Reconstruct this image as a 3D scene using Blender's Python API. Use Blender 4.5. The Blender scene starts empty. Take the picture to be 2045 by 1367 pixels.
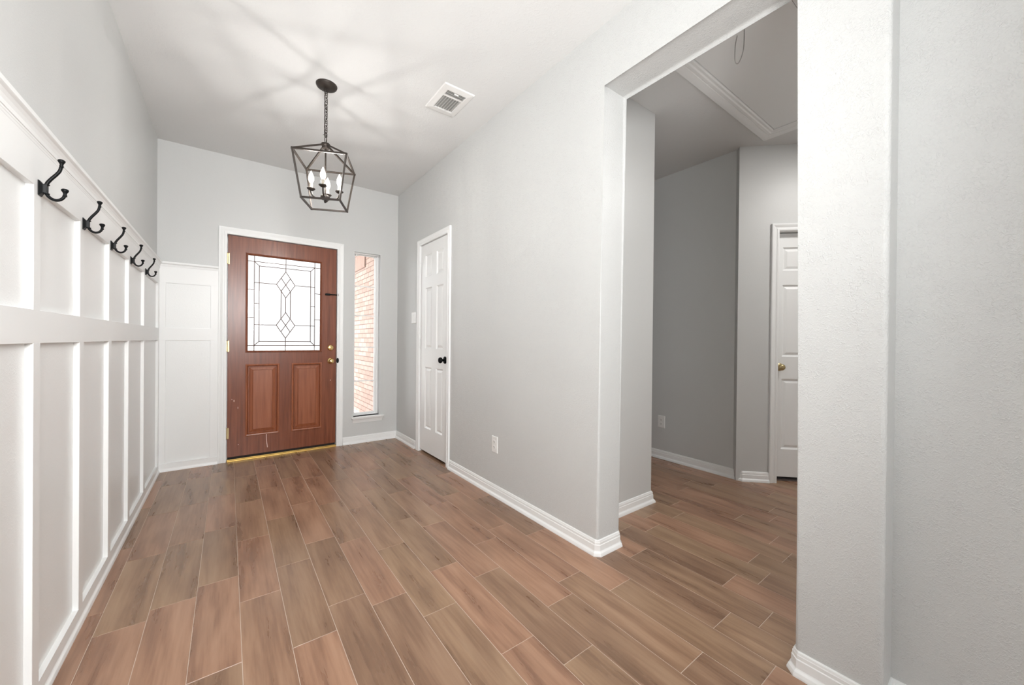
import bpy, bmesh, math, random
from mathutils import Vector, Matrix
R = math.radians
random.seed(7)
scn = bpy.context.scene
COL = scn.collection

# ------------------------------------------------------------------ camera, world, lights, exposure
CAM_F, YAW, PITCH, ROLL, CAM_H = 758.869, 36.7622, 0.2503, 0.5435, 1.1293
def make_camera():
    cd = bpy.data.cameras.new('camera'); cam = bpy.data.objects.new('camera', cd); COL.objects.link(cam)
    cd.sensor_fit = 'HORIZONTAL'; cd.sensor_width = 36.0; cd.lens = 36.0 * CAM_F / 2045.0
    cd.clip_start = 0.02; cd.clip_end = 500
    y, p, r = R(YAW), R(PITCH), R(ROLL)
    F = Vector((math.sin(y)*math.cos(p), math.cos(y)*math.cos(p), -math.sin(p)))
    rt = Vector((math.cos(y), -math.sin(y), 0)); up = rt.cross(F)
    r2 = rt*math.cos(r) + up*math.sin(r); u2 = -rt*math.sin(r) + up*math.cos(r)
    m = Matrix((r2, u2, -F)).transposed().to_4x4(); m.translation = (0, 0, CAM_H)
    cam.matrix_world = m; scn.camera = cam
make_camera()

WORLD_STRENGTH = 2.0
w = bpy.data.worlds.new('overcast_sky'); scn.world = w; w.use_nodes = True
_bg = w.node_tree.nodes['Background']; _bg.inputs[0].default_value = (0.93, 0.97, 1.0, 1); _bg.inputs[1].default_value = WORLD_STRENGTH
# overcast sky: brighter overhead than at the horizon
_wn = w.node_tree.nodes; _wl = w.node_tree.links
_tc = _wn.new('ShaderNodeTexCoord'); _sx = _wn.new('ShaderNodeSeparateXYZ'); _cl = _wn.new('ShaderNodeClamp'); _ma = _wn.new('ShaderNodeMath'); _ma.operation = 'MULTIPLY_ADD'
_wl.new(_tc.outputs['Generated'], _sx.inputs[0]); _wl.new(_sx.outputs['Z'], _cl.inputs['Value']); _wl.new(_cl.outputs['Result'], _ma.inputs[0])
_ma.inputs[1].default_value = WORLD_STRENGTH*2.0; _ma.inputs[2].default_value = WORLD_STRENGTH; _wl.new(_ma.outputs[0], _bg.inputs[1])

def area_light(name, loc, aim, sx, sy, power, col):
    ld = bpy.data.lights.new(name, 'AREA'); ld.shape = 'RECTANGLE'; ld.size = sx; ld.size_y = sy
    ld.energy = power; ld.color = col
    o = bpy.data.objects.new(name, ld); COL.objects.link(o); o.location = loc
    o.rotation_euler = (Vector(aim) - Vector(loc)).to_track_quat('-Z', 'Y').to_euler()
    return o
# unseen fill panel added behind the camera to lift the room
area_light('rear_fill_light', (-0.2, -3.3, 1.45), (0.3, 1.0, 1.55), 1.6, 1.9, 26, (0.95, 0.98, 1.0))
# the photographer's flash above the camera, bounced off the ceiling
def spot_light(name, loc, aim, power, angle, blend, radius, col):
    ld = bpy.data.lights.new(name, 'SPOT'); ld.energy = power; ld.spot_size = R(angle); ld.spot_blend = blend; ld.shadow_soft_size = radius; ld.color = col
    o = bpy.data.objects.new(name, ld); COL.objects.link(o); o.location = loc
    o.rotation_euler = (Vector(aim) - Vector(loc)).to_track_quat('-Z', 'Y').to_euler()
    return o
spot_light('bounced_flash', (0.25, -0.35, 0.40), (0.50, 0.70, 2.78), 84, 88, 1.0, 0.30, (1.0, 0.995, 0.985))
# unseen spot added as fill, bounced off the surfaces behind the camera
spot_light('rear_bounce_fill', (0.90, -0.70, 1.00), (-0.48, -1.15, 2.35), 70, 110, 0.9, 0.10, (1.0, 0.995, 0.985))
# the photographer's umbrella flash beside the camera, aimed down the entry
area_light('umbrella_flash', (0.15, -0.45, 1.75), (0.36, 3.6, 1.70), 0.7, 0.7, 25, (1.0, 0.998, 0.992)).data.spread = R(138)
# unseen lamp added to brighten the hallway
area_light('hallway_fill_light', (3.3, 0.1, 2.70), (3.0, 0.3, 0), 0.3, 0.3, 13.0, (1.0, 0.97, 0.94))
BULB_STRENGTH = 720.0

vs = scn.view_settings
scn.display_settings.display_device = 'sRGB'
vs.view_transform = 'Standard'; vs.look = 'None'; vs.gamma = 1.0; vs.use_curve_mapping = False
vs.exposure = 0.82
cy = scn.cycles
cy.max_bounces = 14; cy.diffuse_bounces = 8; cy.glossy_bounces = 6; cy.transparent_max_bounces = 12
cy.use_denoising = True
cy.sample_clamp_indirect = 6.0

# ------------------------------------------------------------------ measured plan
WL = -0.480            # left wall
XR, TH = 1.5678, 0.1863   # right wall and its thickness
YD = 4.3223            # front door wall
HC, HH = 2.7882, 2.7344   # ceilings: entry, hallway
OY1, OY2, HO = 1.3287, 0.4571, 2.4825   # opening far jamb, near jamb, soffit
PE = 0.236             # near end of the pilaster
X2 = XR + 0.115        # wall past the pilaster
XH = 3.3874            # hallway wall
KX, KY = 3.385, 1.357  # corner of the angled hallway wall
SX, SY = 2.400, 1.555  # end of the wall stub in the hallway
BACK = -3.5

# ------------------------------------------------------------------ materials
def mat(name):
    m = bpy.data.materials.new(name); m.use_nodes = True
    nt = m.node_tree; b = nt.nodes['Principled BSDF']
    return m, nt, b
def simple(name, col, rough=0.5, metal=0.0, spec=0.5, emit=None, estr=0.0, bump=None):
    m, nt, b = mat(name)
    b.inputs['Base Color'].default_value = (*col, 1); b.inputs['Roughness'].default_value = rough
    b.inputs['Metallic'].default_value = metal; b.inputs['Specular IOR Level'].default_value = spec
    if emit:
        b.inputs['Emission Color'].default_value = (*emit, 1); b.inputs['Emission Strength'].default_value = estr
    # a little variation in the finish
    tc = nt.nodes.new('ShaderNodeTexCoord'); n = nt.nodes.new('ShaderNodeTexNoise')
    n.inputs['Scale'].default_value = (bump[0] if bump else 40); n.inputs['Detail'].default_value = 3
    nt.links.new(tc.outputs['Object'], n.inputs['Vector'])
    mr = nt.nodes.new('ShaderNodeMapRange'); mr.inputs['To Min'].default_value = max(rough-0.02, 0.02); mr.inputs['To Max'].default_value = min(rough+0.02, 1)
    nt.links.new(n.outputs['Fac'], mr.inputs['Value']); nt.links.new(mr.outputs['Result'], b.inputs['Roughness'])
    if bump:
        bp = nt.nodes.new('ShaderNodeBump'); bp.inputs['Strength'].default_value = bump[1]; bp.inputs['Distance'].default_value = bump[2]
        nt.links.new(n.outputs['Fac'], bp.inputs['Height']); nt.links.new(bp.outputs['Normal'], b.inputs['Normal'])
    return m
def plaster(name, col, rough, scale, strength, dist, spec=0.5):
    """painted drywall with a skip-trowel / orange-peel texture in the plaster"""
    m, nt, b = mat(name); L = nt.links.new
    b.inputs['Base Color'].default_value = (*col, 1); b.inputs['Roughness'].default_value = rough
    b.inputs['Specular IOR Level'].default_value = spec
    g = nt.nodes.new('ShaderNodeNewGeometry')
    n1 = nt.nodes.new('ShaderNodeTexNoise'); n1.inputs['Scale'].default_value = scale; n1.inputs['Detail'].default_value = 2; n1.inputs['Distortion'].default_value = 1.2
    n2 = nt.nodes.new('ShaderNodeTexNoise'); n2.inputs['Scale'].default_value = scale*0.16; n2.inputs['Detail'].default_value = 2
    L(g.outputs['Position'], n1.inputs['Vector']); L(g.outputs['Position'], n2.inputs['Vector'])
    r1 = nt.nodes.new('ShaderNodeMapRange'); r1.inputs['From Min'].default_value = 0.45; r1.inputs['From Max'].default_value = 0.68; r1.clamp = True
    L(n1.outputs['Fac'], r1.inputs['Value'])
    r2 = nt.nodes.new('ShaderNodeMapRange'); r2.inputs['From Min'].default_value = 0.40; r2.inputs['From Max'].default_value = 0.62; r2.clamp = True
    r2.inputs['To Min'].default_value = 0.45
    L(n2.outputs['Fac'], r2.inputs['Value'])
    mu = nt.nodes.new('ShaderNodeMath'); mu.operation = 'MULTIPLY'; L(r1.outputs['Result'], mu.inputs[0]); L(r2.outputs['Result'], mu.inputs[1])
    bp = nt.nodes.new('ShaderNodeBump'); bp.inputs['Strength'].default_value = strength; bp.inputs['Distance'].default_value = dist
    L(mu.outputs['Value'], bp.inputs['Height']); L(bp.outputs['Normal'], b.inputs['Normal'])
    return m
def wood(name, c_dark, c_mid, c_light, rough, scale=(55, 55, 3.0)):
    m, nt, b = mat(name); L = nt.links.new
    tc = nt.nodes.new('ShaderNodeTexCoord'); mp = nt.nodes.new('ShaderNodeMapping'); mp.inputs['Scale'].default_value = scale
    L(tc.outputs['Object'], mp.inputs['Vector'])
    n = nt.nodes.new('ShaderNodeTexNoise'); n.inputs['Scale'].default_value = 1.0; n.inputs['Detail'].default_value = 5; n.inputs['Distortion'].default_value = 0.4
    L(mp.outputs['Vector'], n.inputs['Vector'])
    cr = nt.nodes.new('ShaderNodeValToRGB'); e = cr.color_ramp.elements
    e[0].position = 0.25; e[0].color = (*c_dark, 1); e[1].position = 0.75; e[1].color = (*c_light, 1)
    k = e.new(0.5); k.color = (*c_mid, 1)
    L(n.outputs['Fac'], cr.inputs['Fac']); L(cr.outputs['Color'], b.inputs['Base Color'])
    b.inputs['Roughness'].default_value = rough
    bp = nt.nodes.new('ShaderNodeBump'); bp.inputs['Strength'].default_value = 0.08; bp.inputs['Distance'].default_value = 0.002
    L(n.outputs['Fac'], bp.inputs['Height']); L(bp.outputs['Normal'], b.inputs['Normal'])
    return m
def plank_tile():
    """wood-look porcelain planks: per-plank tone from the face attribute, grain along +y"""
    m, nt, b = mat('wood_look_plank_tile'); L = nt.links.new; N = nt.nodes.new
    at = N('ShaderNodeAttribute'); at.attribute_name = 'plank'
    sp = N('ShaderNodeSeparateColor'); L(at.outputs['Color'], sp.inputs['Color'])
    tc = N('ShaderNodeTexCoord')
    off = N('ShaderNodeVectorMath'); off.operation = 'MULTIPLY_ADD'
    L(at.outputs['Color'], off.inputs[0]); off.inputs[1].default_value = (37, 53, 71); L(tc.outputs['Object'], off.inputs[2])
    mp = N('ShaderNodeMapping'); mp.inputs['Scale'].default_value = (15, 1.7, 1); L(off.outputs['Vector'], mp.inputs['Vector'])
    g1 = N('ShaderNodeTexNoise'); g1.inputs['Scale'].default_value = 1; g1.inputs['Detail'].default_value = 6; g1.inputs['Roughness'].default_value = 0.55; g1.inputs['Distortion'].default_value = 0.25
    L(mp.outputs['Vector'], g1.inputs['Vector'])
    mp2 = N('ShaderNodeMapping'); mp2.inputs['Scale'].default_value = (90, 4.5, 1); L(off.outputs['Vector'], mp2.inputs['Vector'])
    g2 = N('ShaderNodeTexNoise'); g2.inputs['Scale'].default_value = 1; g2.inputs['Detail'].default_value = 3; L(mp2.outputs['Vector'], g2.inputs['Vector'])
    mp3 = N('ShaderNodeMapping'); mp3.inputs['Scale'].default_value = (9.0, 2.2, 1); L(off.outputs['Vector'], mp3.inputs['Vector'])
    g3 = N('ShaderNodeTexNoise'); g3.inputs['Scale'].default_value = 1; g3.inputs['Detail'].default_value = 2; g3.inputs['Distortion'].default_value = 0.5; L(mp3.outputs['Vector'], g3.inputs['Vector'])
    cr = N('ShaderNodeValToRGB'); e = cr.color_ramp.elements
    cr.color_ramp.interpolation = 'B_SPLINE'; e[0].position = 0.18; e[0].color = FLOOR[0]
    e[1].position = 0.74; e[1].color = FLOOR[3]
    k = e.new(0.42); k.color = FLOOR[1]
    k = e.new(0.56); k.color = FLOOR[2]
    ad = N('ShaderNodeMath'); ad.operation = 'MULTIPLY_ADD'; L(g2.outputs['Fac'], ad.inputs[0]); ad.inputs[1].default_value = 0.34; L(g1.outputs['Fac'], ad.inputs[2])
    sb = N('ShaderNodeMath'); sb.operation = 'ADD'; L(ad.outputs['Value'], sb.inputs[0]); sb.inputs[1].default_value = -0.17
    L(sb.outputs['Value'], cr.inputs['Fac'])
    # warm / olive tone shift per plank
    hs = N('ShaderNodeMix'); hs.data_type = 'RGBA'; hs.blend_type = 'MULTIPLY'; hs.inputs[0].default_value = 1.0
    tr = N('ShaderNodeValToRGB'); t = tr.color_ramp.elements
    t[0].position = 0.0; t[0].color = (0.86, 0.86, 0.84, 1); t[1].position = 1.0; t[1].color = (1.12, 1.05, 1.02, 1)
    k = t.new(0.35); k.color = (0.96, 1.0, 0.94, 1); k = t.new(0.7); k.color = (1.04, 0.98, 0.97, 1)
    L(sp.outputs['Red'], tr.inputs['Fac'])
    L(cr.outputs['Color'], hs.inputs[6]); L(tr.outputs['Color'], hs.inputs[7])
    # dark knots and smoky streaks
    kn = N('ShaderNodeMapRange'); kn.inputs['From Min'].default_value = 0.54; kn.inputs['From Max'].default_value = 0.78; kn.inputs['To Max'].default_value = 0.50; kn.clamp = True
    L(g3.outputs['Fac'], kn.inputs['Value'])
    mx = N('ShaderNodeMix'); mx.data_type = 'RGBA'; L(kn.outputs['Result'], mx.inputs[0]); L(hs.outputs[2], mx.inputs[6]); mx.inputs[7].default_value = FLOOR[0]
    L(mx.outputs[2], b.inputs['Base Color'])
    rr = N('ShaderNodeMapRange'); rr.inputs['To Min'].default_value = 0.22; rr.inputs['To Max'].default_value = 0.36; L(g1.outputs['Fac'], rr.inputs['Value']); L(rr.outputs['Result'], b.inputs['Roughness'])
    b.inputs['Specular IOR Level'].default_value = 0.45
    bp = N('ShaderNodeBump'); bp.inputs['Strength'].default_value = 0.30; bp.inputs['Distance'].default_value = 0.003
    mw = N('ShaderNodeMapping'); mw.inputs['Scale'].default_value = (34, 3.2, 1); L(off.outputs['Vector'], mw.inputs['Vector'])
    gw = N('ShaderNodeTexNoise'); gw.inputs['Scale'].default_value = 1; gw.inputs['Detail'].default_value = 1; gw.inputs['Distortion'].default_value = 0.8; L(mw.outputs['Vector'], gw.inputs['Vector'])
    L(gw.outputs['Fac'], bp.inputs['Height']); L(bp.outputs['Normal'], b.inputs['Normal'])
    return m
FLOOR = [(0.165, 0.094, 0.061, 1), (0.270, 0.156, 0.100, 1), (0.345, 0.209, 0.136, 1), (0.400, 0.257, 0.173, 1)]
def thin_glass(name, rough=0.0, tint=(1, 1, 1), fac=0.06, bump=0.0):
    m = bpy.data.materials.new(name); m.use_nodes = True; nt = m.node_tree; nt.nodes.clear(); N = nt.nodes.new; L = nt.links.new
    o = N('ShaderNodeOutputMaterial'); t = N('ShaderNodeBsdfTransparent'); t.inputs['Color'].default_value = (*tint, 1)
    g = N('ShaderNodeBsdfGlossy'); g.inputs['Roughness'].default_value = rough
    fr = N('ShaderNodeFresnel'); fr.inputs['IOR'].default_value = 1.45
    mx = N('ShaderNodeMixShader'); L(fr.outputs['Fac'], mx.inputs['Fac']); L(t.outputs['BSDF'], mx.inputs[1]); L(g.outputs['BSDF'], mx.inputs[2])
    if bump:
        n = N('ShaderNodeTexNoise'); n.inputs['Scale'].default_value = 60; tc = N('ShaderNodeTexCoord'); L(tc.outputs['Object'], n.inputs['Vector'])
        bp = N('ShaderNodeBump'); bp.inputs['Strength'].default_value = bump; bp.inputs['Distance'].default_value = 0.004
        L(n.outputs['Fac'], bp.inputs['Height']); L(bp.outputs['Normal'], g.inputs['Normal'])
    L(mx.outputs['Shader'], o.inputs['Surface'])
    return m
def glow_glass(name):
    m = bpy.data.materials.new(name); m.use_nodes = True; nt = m.node_tree; nt.nodes.clear(); N = nt.nodes.new; L = nt.links.new
    o = N('ShaderNodeOutputMaterial'); t = N('ShaderNodeBsdfTransparent'); e = N('ShaderNodeEmission')
    e.inputs['Color'].default_value = (1.0, 0.95, 0.87, 1); e.inputs['Strength'].default_value = 7.0
    lw = N('ShaderNodeLayerWeight'); lw.inputs['Blend'].default_value = 0.35
    mr = N('ShaderNodeMapRange'); mr.inputs['To Min'].default_value = 0.25; mr.inputs['To Max'].default_value = 0.10; L(lw.outputs['Facing'], mr.inputs['Value'])
    mx = N('ShaderNodeMixShader'); L(mr.outputs['Result'], mx.inputs['Fac']); L(t.outputs['BSDF'], mx.inputs[1]); L(e.outputs['Emission'], mx.inputs[2])
    L(mx.outputs['Shader'], o.inputs['Surface'])
    return m
def brick_mat():
    m, nt, b = mat('red_brick'); L = nt.links.new; N = nt.nodes.new
    tc = N('ShaderNodeTexCoord'); mp = N('ShaderNodeMapping'); mp.inputs['Rotation'].default_value = (R(90), 0, R(90))
    sx = N('ShaderNodeSeparateXYZ'); cx = N('ShaderNodeCombineXYZ'); L(tc.outputs['Object'], sx.inputs['Vector'])
    L(sx.outputs['Y'], cx.inputs['X']); L(sx.outputs['Z'], cx.inputs['Y'])
    br = N('ShaderNodeTexBrick'); L(cx.outputs['Vector'], br.inputs['Vector'])
    br.inputs['Color1'].default_value = (0.43, 0.29, 0.24, 1); br.inputs['Color2'].default_value = (0.54, 0.41, 0.36, 1); br.inputs['Mortar'].default_value = (0.22, 0.14, 0.11, 1)
    br.inputs['Scale'].default_value = 1.0; br.inputs['Brick Width'].default_value = 0.205; br.inputs['Row Height'].default_value = 0.0677
    br.inputs['Mortar Size'].default_value = 0.0055; br.inputs['Bias'].default_value = -0.2
    L(br.outputs['Color'], b.inputs['Base Color']); b.inputs['Roughness'].default_value = 0.9
    bp = N('ShaderNodeBump'); bp.inputs['Strength'].default_value = 0.6; bp.inputs['Distance'].default_value = 0.006; bp.invert = True
    L(br.outputs['Fac'], bp.inputs['Height']); L(bp.outputs['Normal'], b.inputs['Normal'])
    return m

M = dict(
    wall=plaster('grey_wall_paint', (0.600, 0.608, 0.602), 0.42, 130, 0.15, 0.0016),
    wall_rough=plaster('grey_wall_paint_heavy_texture', (0.600, 0.608, 0.602), 0.46, 135, 0.50, 0.0024),
    ceiling=plaster('ceiling_paint', (0.70, 0.704, 0.70), 0.75, 55, 0.30, 0.0022, 0.3),
    panel=plaster('white_panel_paint', (0.830, 0.842, 0.838), 0.33, 110, 0.16, 0.0016),
    trim=simple('white_semigloss_trim', (0.845, 0.855, 0.852), 0.36),
    door=simple('white_door_paint', (0.835, 0.845, 0.842), 0.36),
    floor=None,
    grout=simple('beige_grout', (0.60, 0.49, 0.41), 0.9),
    cherry=wood('stained_cherry_wood', (0.135, 0.038, 0.018), (0.195, 0.058, 0.027), (0.245, 0.080, 0.039), 0.30),
    cherry_panel=wood('stained_cherry_panel', (0.215, 0.064, 0.027), (0.295, 0.094, 0.041), (0.345, 0.118, 0.054), 0.34),
    scratch=simple('bare_wood_scratch', (0.75, 0.55, 0.48), 0.8),
    brass=simple('polished_brass', (0.83, 0.62, 0.28), 0.16, 1.0),
    brass_strip=simple('brass_threshold', (0.80, 0.55, 0.17), 0.38, 0.85),
    brass_old=simple('aged_brass', (0.50, 0.40, 0.22), 0.35, 1.0),
    black=simple('matte_black_metal', (0.004, 0.0045, 0.005), 0.42, 0.0, 0.15),
    bronze=simple('dark_bronze', (0.036, 0.028, 0.023), 0.45, 0.45),
    dark=simple('dark_rubber', (0.012, 0.010, 0.010), 0.8),
    lead=simple('lead_came', (0.10, 0.065, 0.055), 0.5, 0.6),
    candle=simple('candle_sleeve', (0.42, 0.38, 0.32), 0.5),
    filament=simple('lit_filament', (1, 1, 1), 0.5, emit=(1.0, 0.965, 0.925), estr=BULB_STRENGTH),
    bulb=glow_glass('glowing_bulb_glass'),
    plastic=simple('white_plastic', (0.80, 0.80, 0.785), 0.30),
    slot=simple('dark_slot', (0.05, 0.05, 0.05), 0.7),
    vent=simple('white_vent_metal', (0.77, 0.765, 0.75), 0.4),
    duct_shade=simple('duct_shade_grey', (0.34, 0.34, 0.33), 0.8),
    cord=simple('grey_cotton_cord', (0.30, 0.29, 0.28), 0.9),
    glass=thin_glass('window_glass'),
    glass_tex=thin_glass('bevelled_glass', 0.05, (0.66, 0.66, 0.655), bump=0.15),  # grey tint added to dim the outdoors behind the lead lines
    brick=brick_mat(),
    brick_a=simple('soldier_brick', (0.46, 0.31, 0.26), 0.9, bump=(90, 0.3, 0.003)),
    mortar=simple('mortar', (0.24, 0.16, 0.13), 0.95),
    concrete=simple('pale_concrete', (0.60, 0.59, 0.56), 0.9, bump=(60, 0.2, 0.003)),
    carpet=simple('grey_carpet_edge', (0.16, 0.13, 0.12), 1.0, bump=(220, 1.0, 0.01)),
)
M['floor'] = plank_tile()

# ------------------------------------------------------------------ helpers
def box(bm, x0, x1, y0, y1, z0, z1, bev=0.0, seg=1):
    vs_ = [bm.verts.new((x, y, z)) for x in (x0, x1) for y in (y0, y1) for z in (z0, z1)]
    idx = ((0, 1, 3, 2), (4, 6, 7, 5), (0, 4, 5, 1), (2, 3, 7, 6), (0, 2, 6, 4), (1, 5, 7, 3))
    fs = [bm.faces.new([vs_[i] for i in f]) for f in idx]
    if bev > 0:
        es = list({e for f in fs for e in f.edges})
        bmesh.ops.bevel(bm, geom=es, offset=bev, segments=seg, affect='EDGES', profile=0.5)
def extrude_poly(bm, pts, fn, d0, d1):
    """2D outline -> prism; fn(p, d) gives the 3D point"""
    a = [bm.verts.new(fn(p, d0)) for p in pts]; b = [bm.verts.new(fn(p, d1)) for p in pts]
    n = len(pts)
    bm.faces.new(a[::-1]); bm.faces.new(b)
    for i in range(n): bm.faces.new((a[i], a[(i+1) % n], b[(i+1) % n], b[i]))
def sweep(bm, path, prof, fn, closed=False):
    """profile (offset along the left normal, height) swept along a mitred 2D path"""
    n = len(path); P = [Vector(p) for p in path]; rings = []
    for i in range(n):
        if closed: d0 = (P[i]-P[i-1]).normalized(); d1 = (P[(i+1) % n]-P[i]).normalized()
        else:
            d0 = (P[i]-P[i-1]).normalized() if i > 0 else None
            d1 = (P[i+1]-P[i]).normalized() if i < n-1 else None
            d0 = d0 or d1; d1 = d1 or d0
        n0 = Vector((-d0.y, d0.x)); n1 = Vector((-d1.y, d1.x)); mt = (n0+n1)
        mt = mt / max(mt.length_squared, 1e-6) * 2.0
        rings.append([bm.verts.new(fn(P[i] + mt*o, h)) for o, h in prof])
    k = len(prof)
    for i in range(n if closed else n-1):
        a, b = rings[i], rings[(i+1) % n]
        for j in range(k): bm.faces.new((a[j], b[j], b[(j+1) % k], a[(j+1) % k]))
    if not closed:
        bm.faces.new(rings[0]); bm.faces.new(rings[-1][::-1])
def lathe(bm, prof, axis='z', c=(0, 0, 0), seg=24, sgn=1):
    """profile of (radius, along) pairs turned about an axis through c"""
    rings = []
    for r, h in prof:
        ring = []
        for k in range(seg):
            a = 2*math.pi*k/seg; u, v = r*math.cos(a), r*math.sin(a); h_ = h*sgn
            p = {'z': (u, v, h_), 'y': (u, h_, v), 'x': (h_, u, v)}[axis]
            ring.append(bm.verts.new((p[0]+c[0], p[1]+c[1], p[2]+c[2])))
        rings.append(ring)
    for a, b in zip(rings, rings[1:]):
        for k in range(seg): bm.faces.new((a[k], a[(k+1) % seg], b[(k+1) % seg], b[k]))
    bm.faces.new(rings[0]); bm.faces.new(rings[-1])
def tube(bm, pts, rad, seg=10, closed=False):
    P = [Vector(p) for p in pts]; n = len(P)
    if not isinstance(rad, (list, tuple)): rad = [rad]*n
    rings = []; nrm = None
    for i in range(n):
        if closed: t = (P[(i+1) % n]-P[i-1]).normalized()
        else: t = (P[min(i+1, n-1)]-P[max(i-1, 0)]).normalized()
        if nrm is None:
            ref = Vector((0, 0, 1)) if abs(t.z) < 0.9 else Vector((1, 0, 0)); nrm = (ref - t*ref.dot(t)).normalized()
        else: nrm = (nrm - t*nrm.dot(t)).normalized()
        bn = t.cross(nrm)
        rings.append([bm.verts.new(P[i] + (nrm*math.cos(2*math.pi*k/seg) + bn*math.sin(2*math.pi*k/seg))*rad[i]) for k in range(seg)])
    for i in range(n if closed else n-1):
        a, b = rings[i], rings[(i+1) % n]
        for k in range(seg): bm.faces.new((a[k], a[(k+1) % seg], b[(k+1) % seg], b[k]))
    if not closed: bm.faces.new(rings[0][::-1]); bm.faces.new(rings[-1])
def bar(bm, p, q, w, h=None):
    """square bar from p to q"""
    h = h or w
    p, q = Vector(p), Vector(q); t = (q-p).normalized()
    ref = Vector((0, 0, 1)) if abs(t.z) < 0.95 else Vector((1, 0, 0))
    s = t.cross(ref).normalized(); u = s.cross(t)
    a = [bm.verts.new(c + s*(w/2*i) + u*(h/2*j)) for c in (p, q) for i, j in ((-1, -1), (1, -1), (1, 1), (-1, 1))]
    for f in ((3, 2, 1, 0), (4, 5, 6, 7), (0, 1, 5, 4), (1, 2, 6, 5), (2, 3, 7, 6), (3, 0, 4, 7)): bm.faces.new([a[i] for i in f])
def rings_panel(bm, x0, x1, z0, z1, steps):
    """nested rectangles: steps of (inset, y); last one is filled"""
    prev = None
    for ins, y in steps:
        r = [bm.verts.new((x, y, z)) for x, z in ((x0+ins, z0+ins), (x1-ins, z0+ins), (x1-ins, z1-ins), (x0+ins, z1-ins))]
        if prev:
            for k in range(4): bm.faces.new((prev[k], prev[(k+1) % 4], r[(k+1) % 4], r[k]))
        prev = r
    bm.faces.new(prev)
def spline(pts, n=6):
    P = [Vector(p) for p in pts]; out = []
    for i in range(len(P)-1):
        a, b, c, d = P[max(i-1, 0)], P[i], P[i+1], P[min(i+2, len(P)-1)]
        for k in range(n):
            t = k/n
            out.append(0.5*((2*b) + (c-a)*t + (2*a-5*b+4*c-d)*t*t + (3*b-3*c+d-a)*t**3))
    out.append(P[-1]); return out
def obj(name, bm, m, parent=None, smooth=False, angle=35):
    me = bpy.data.meshes.new(name)
    bmesh.ops.recalc_face_normals(bm, faces=bm.faces)
    if smooth:
        for f in bm.faces: f.smooth = True
        for e in bm.edges:
            if len(e.link_faces) == 2 and e.calc_face_angle(0) > R(angle): e.smooth = False
    bm.to_mesh(me); bm.free()
    o = bpy.data.objects.new(name, me); COL.objects.link(o)
    for x in (m if isinstance(m, (list, tuple)) else [m]): me.materials.append(x)
    if parent: o.parent = parent
    return o
def tag(o, label, cat=None, group=None, kind=None):
    o['label'] = label
    if cat: o['category'] = cat
    if group: o['group'] = group
    if kind: o['kind'] = kind
    return o
def empty(name, loc, rz=0.0, label=None, cat=None, group=None, kind=None):
    o = bpy.data.objects.new(name, None); COL.objects.link(o); o.location = loc; o.rotation_euler = (0, 0, rz); o.empty_display_size = 0.1
    if label: tag(o, label, cat, group, kind)
    return o
B = bmesh.new
XY = lambda p, h: (p[0], p[1], h)
# wall-mounted things use a local frame: x to the viewer's right along the wall, y into the wall, z up
RZ_FRONT, RZ_RIGHT, RZ_LEFT, RZ_ANGLED = 0.0, R(-90), R(90), R(-45)

# ------------------------------------------------------------------ floor
LENGTH = 0.603
JOINT = {-1: 2.245, 0: 2.077, 1: 2.145, 2: 2.22, 3: 1.985, 4: 1.58, 5: 1.74, 6: 1.637, 7: 1.448, 8: 1.713, 9: 1.548, 10: 1.797, 11: 1.288,
         12: 1.106, 13: 0.718, 14: 1.216, 15: 0.82, 16: 1.33, 17: 0.83, 18: 1.33, 19: 0.838, 20: 1.086, 21: 0.943, 22: 1.0, 23: 1.444, 24: 1.11}
def build_floor():
    bm = B(); X0, PW, G = -0.405, 0.15, 0.0017
    xmin, xmax, ymin, ymax = -0.60, 4.45, BACK-0.1, 4.46
    cl = bm.loops.layers.float_color.new('plank')
    v = [bm.verts.new((x, y, -0.0010)) for x, y in ((xmin, ymin), (xmax, ymin), (xmax, ymax), (xmin, ymax))]
    f = bm.faces.new(v); f.material_index = 1
    for l in f.loops: l[cl] = (0.5, 0.5, 0.5, 1)
    k = -2
    while X0 + k*PW < xmax:
        xa, xb = max(X0 + k*PW, xmin) + G, min(X0 + (k+1)*PW, xmax) - G
        o = JOINT.get(k, random.uniform(0, LENGTH))
        j = math.floor((ymin - o)/LENGTH)
        while o + j*LENGTH < ymax:
            ya, yb = max(o + j*LENGTH, ymin) + G, min(o + (j+1)*LENGTH, ymax) - G
            if yb - ya > 0.01:
                c = (random.random(), random.random(), random.random(), 1)
                t = [bm.verts.new(p) for p in ((xa, ya, 0), (xb, ya, 0), (xb, yb, 0), (xa, yb, 0))]
                u = [bm.verts.new((p.co.x + dx, p.co.y + dy, -0.0010)) for p, (dx, dy) in zip(t, ((-0.0008, -0.0008), (0.0008, -0.0008), (0.0008, 0.0008), (-0.0008, 0.0008)))]
                fs = [bm.faces.new(t)] + [bm.faces.new((u[i], u[(i+1) % 4], t[(i+1) % 4], t[i])) for i in range(4)]
                for ff in fs:
                    for l in ff.loops: l[cl] = c
            j += 1
        k += 1
    o = obj('floor', bm, [M['floor'], M['grout']])
    tag(o, 'brown wood-look plank tile floor with thin pale grout lines', 'floor', kind='structure')
build_floor()

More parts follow.
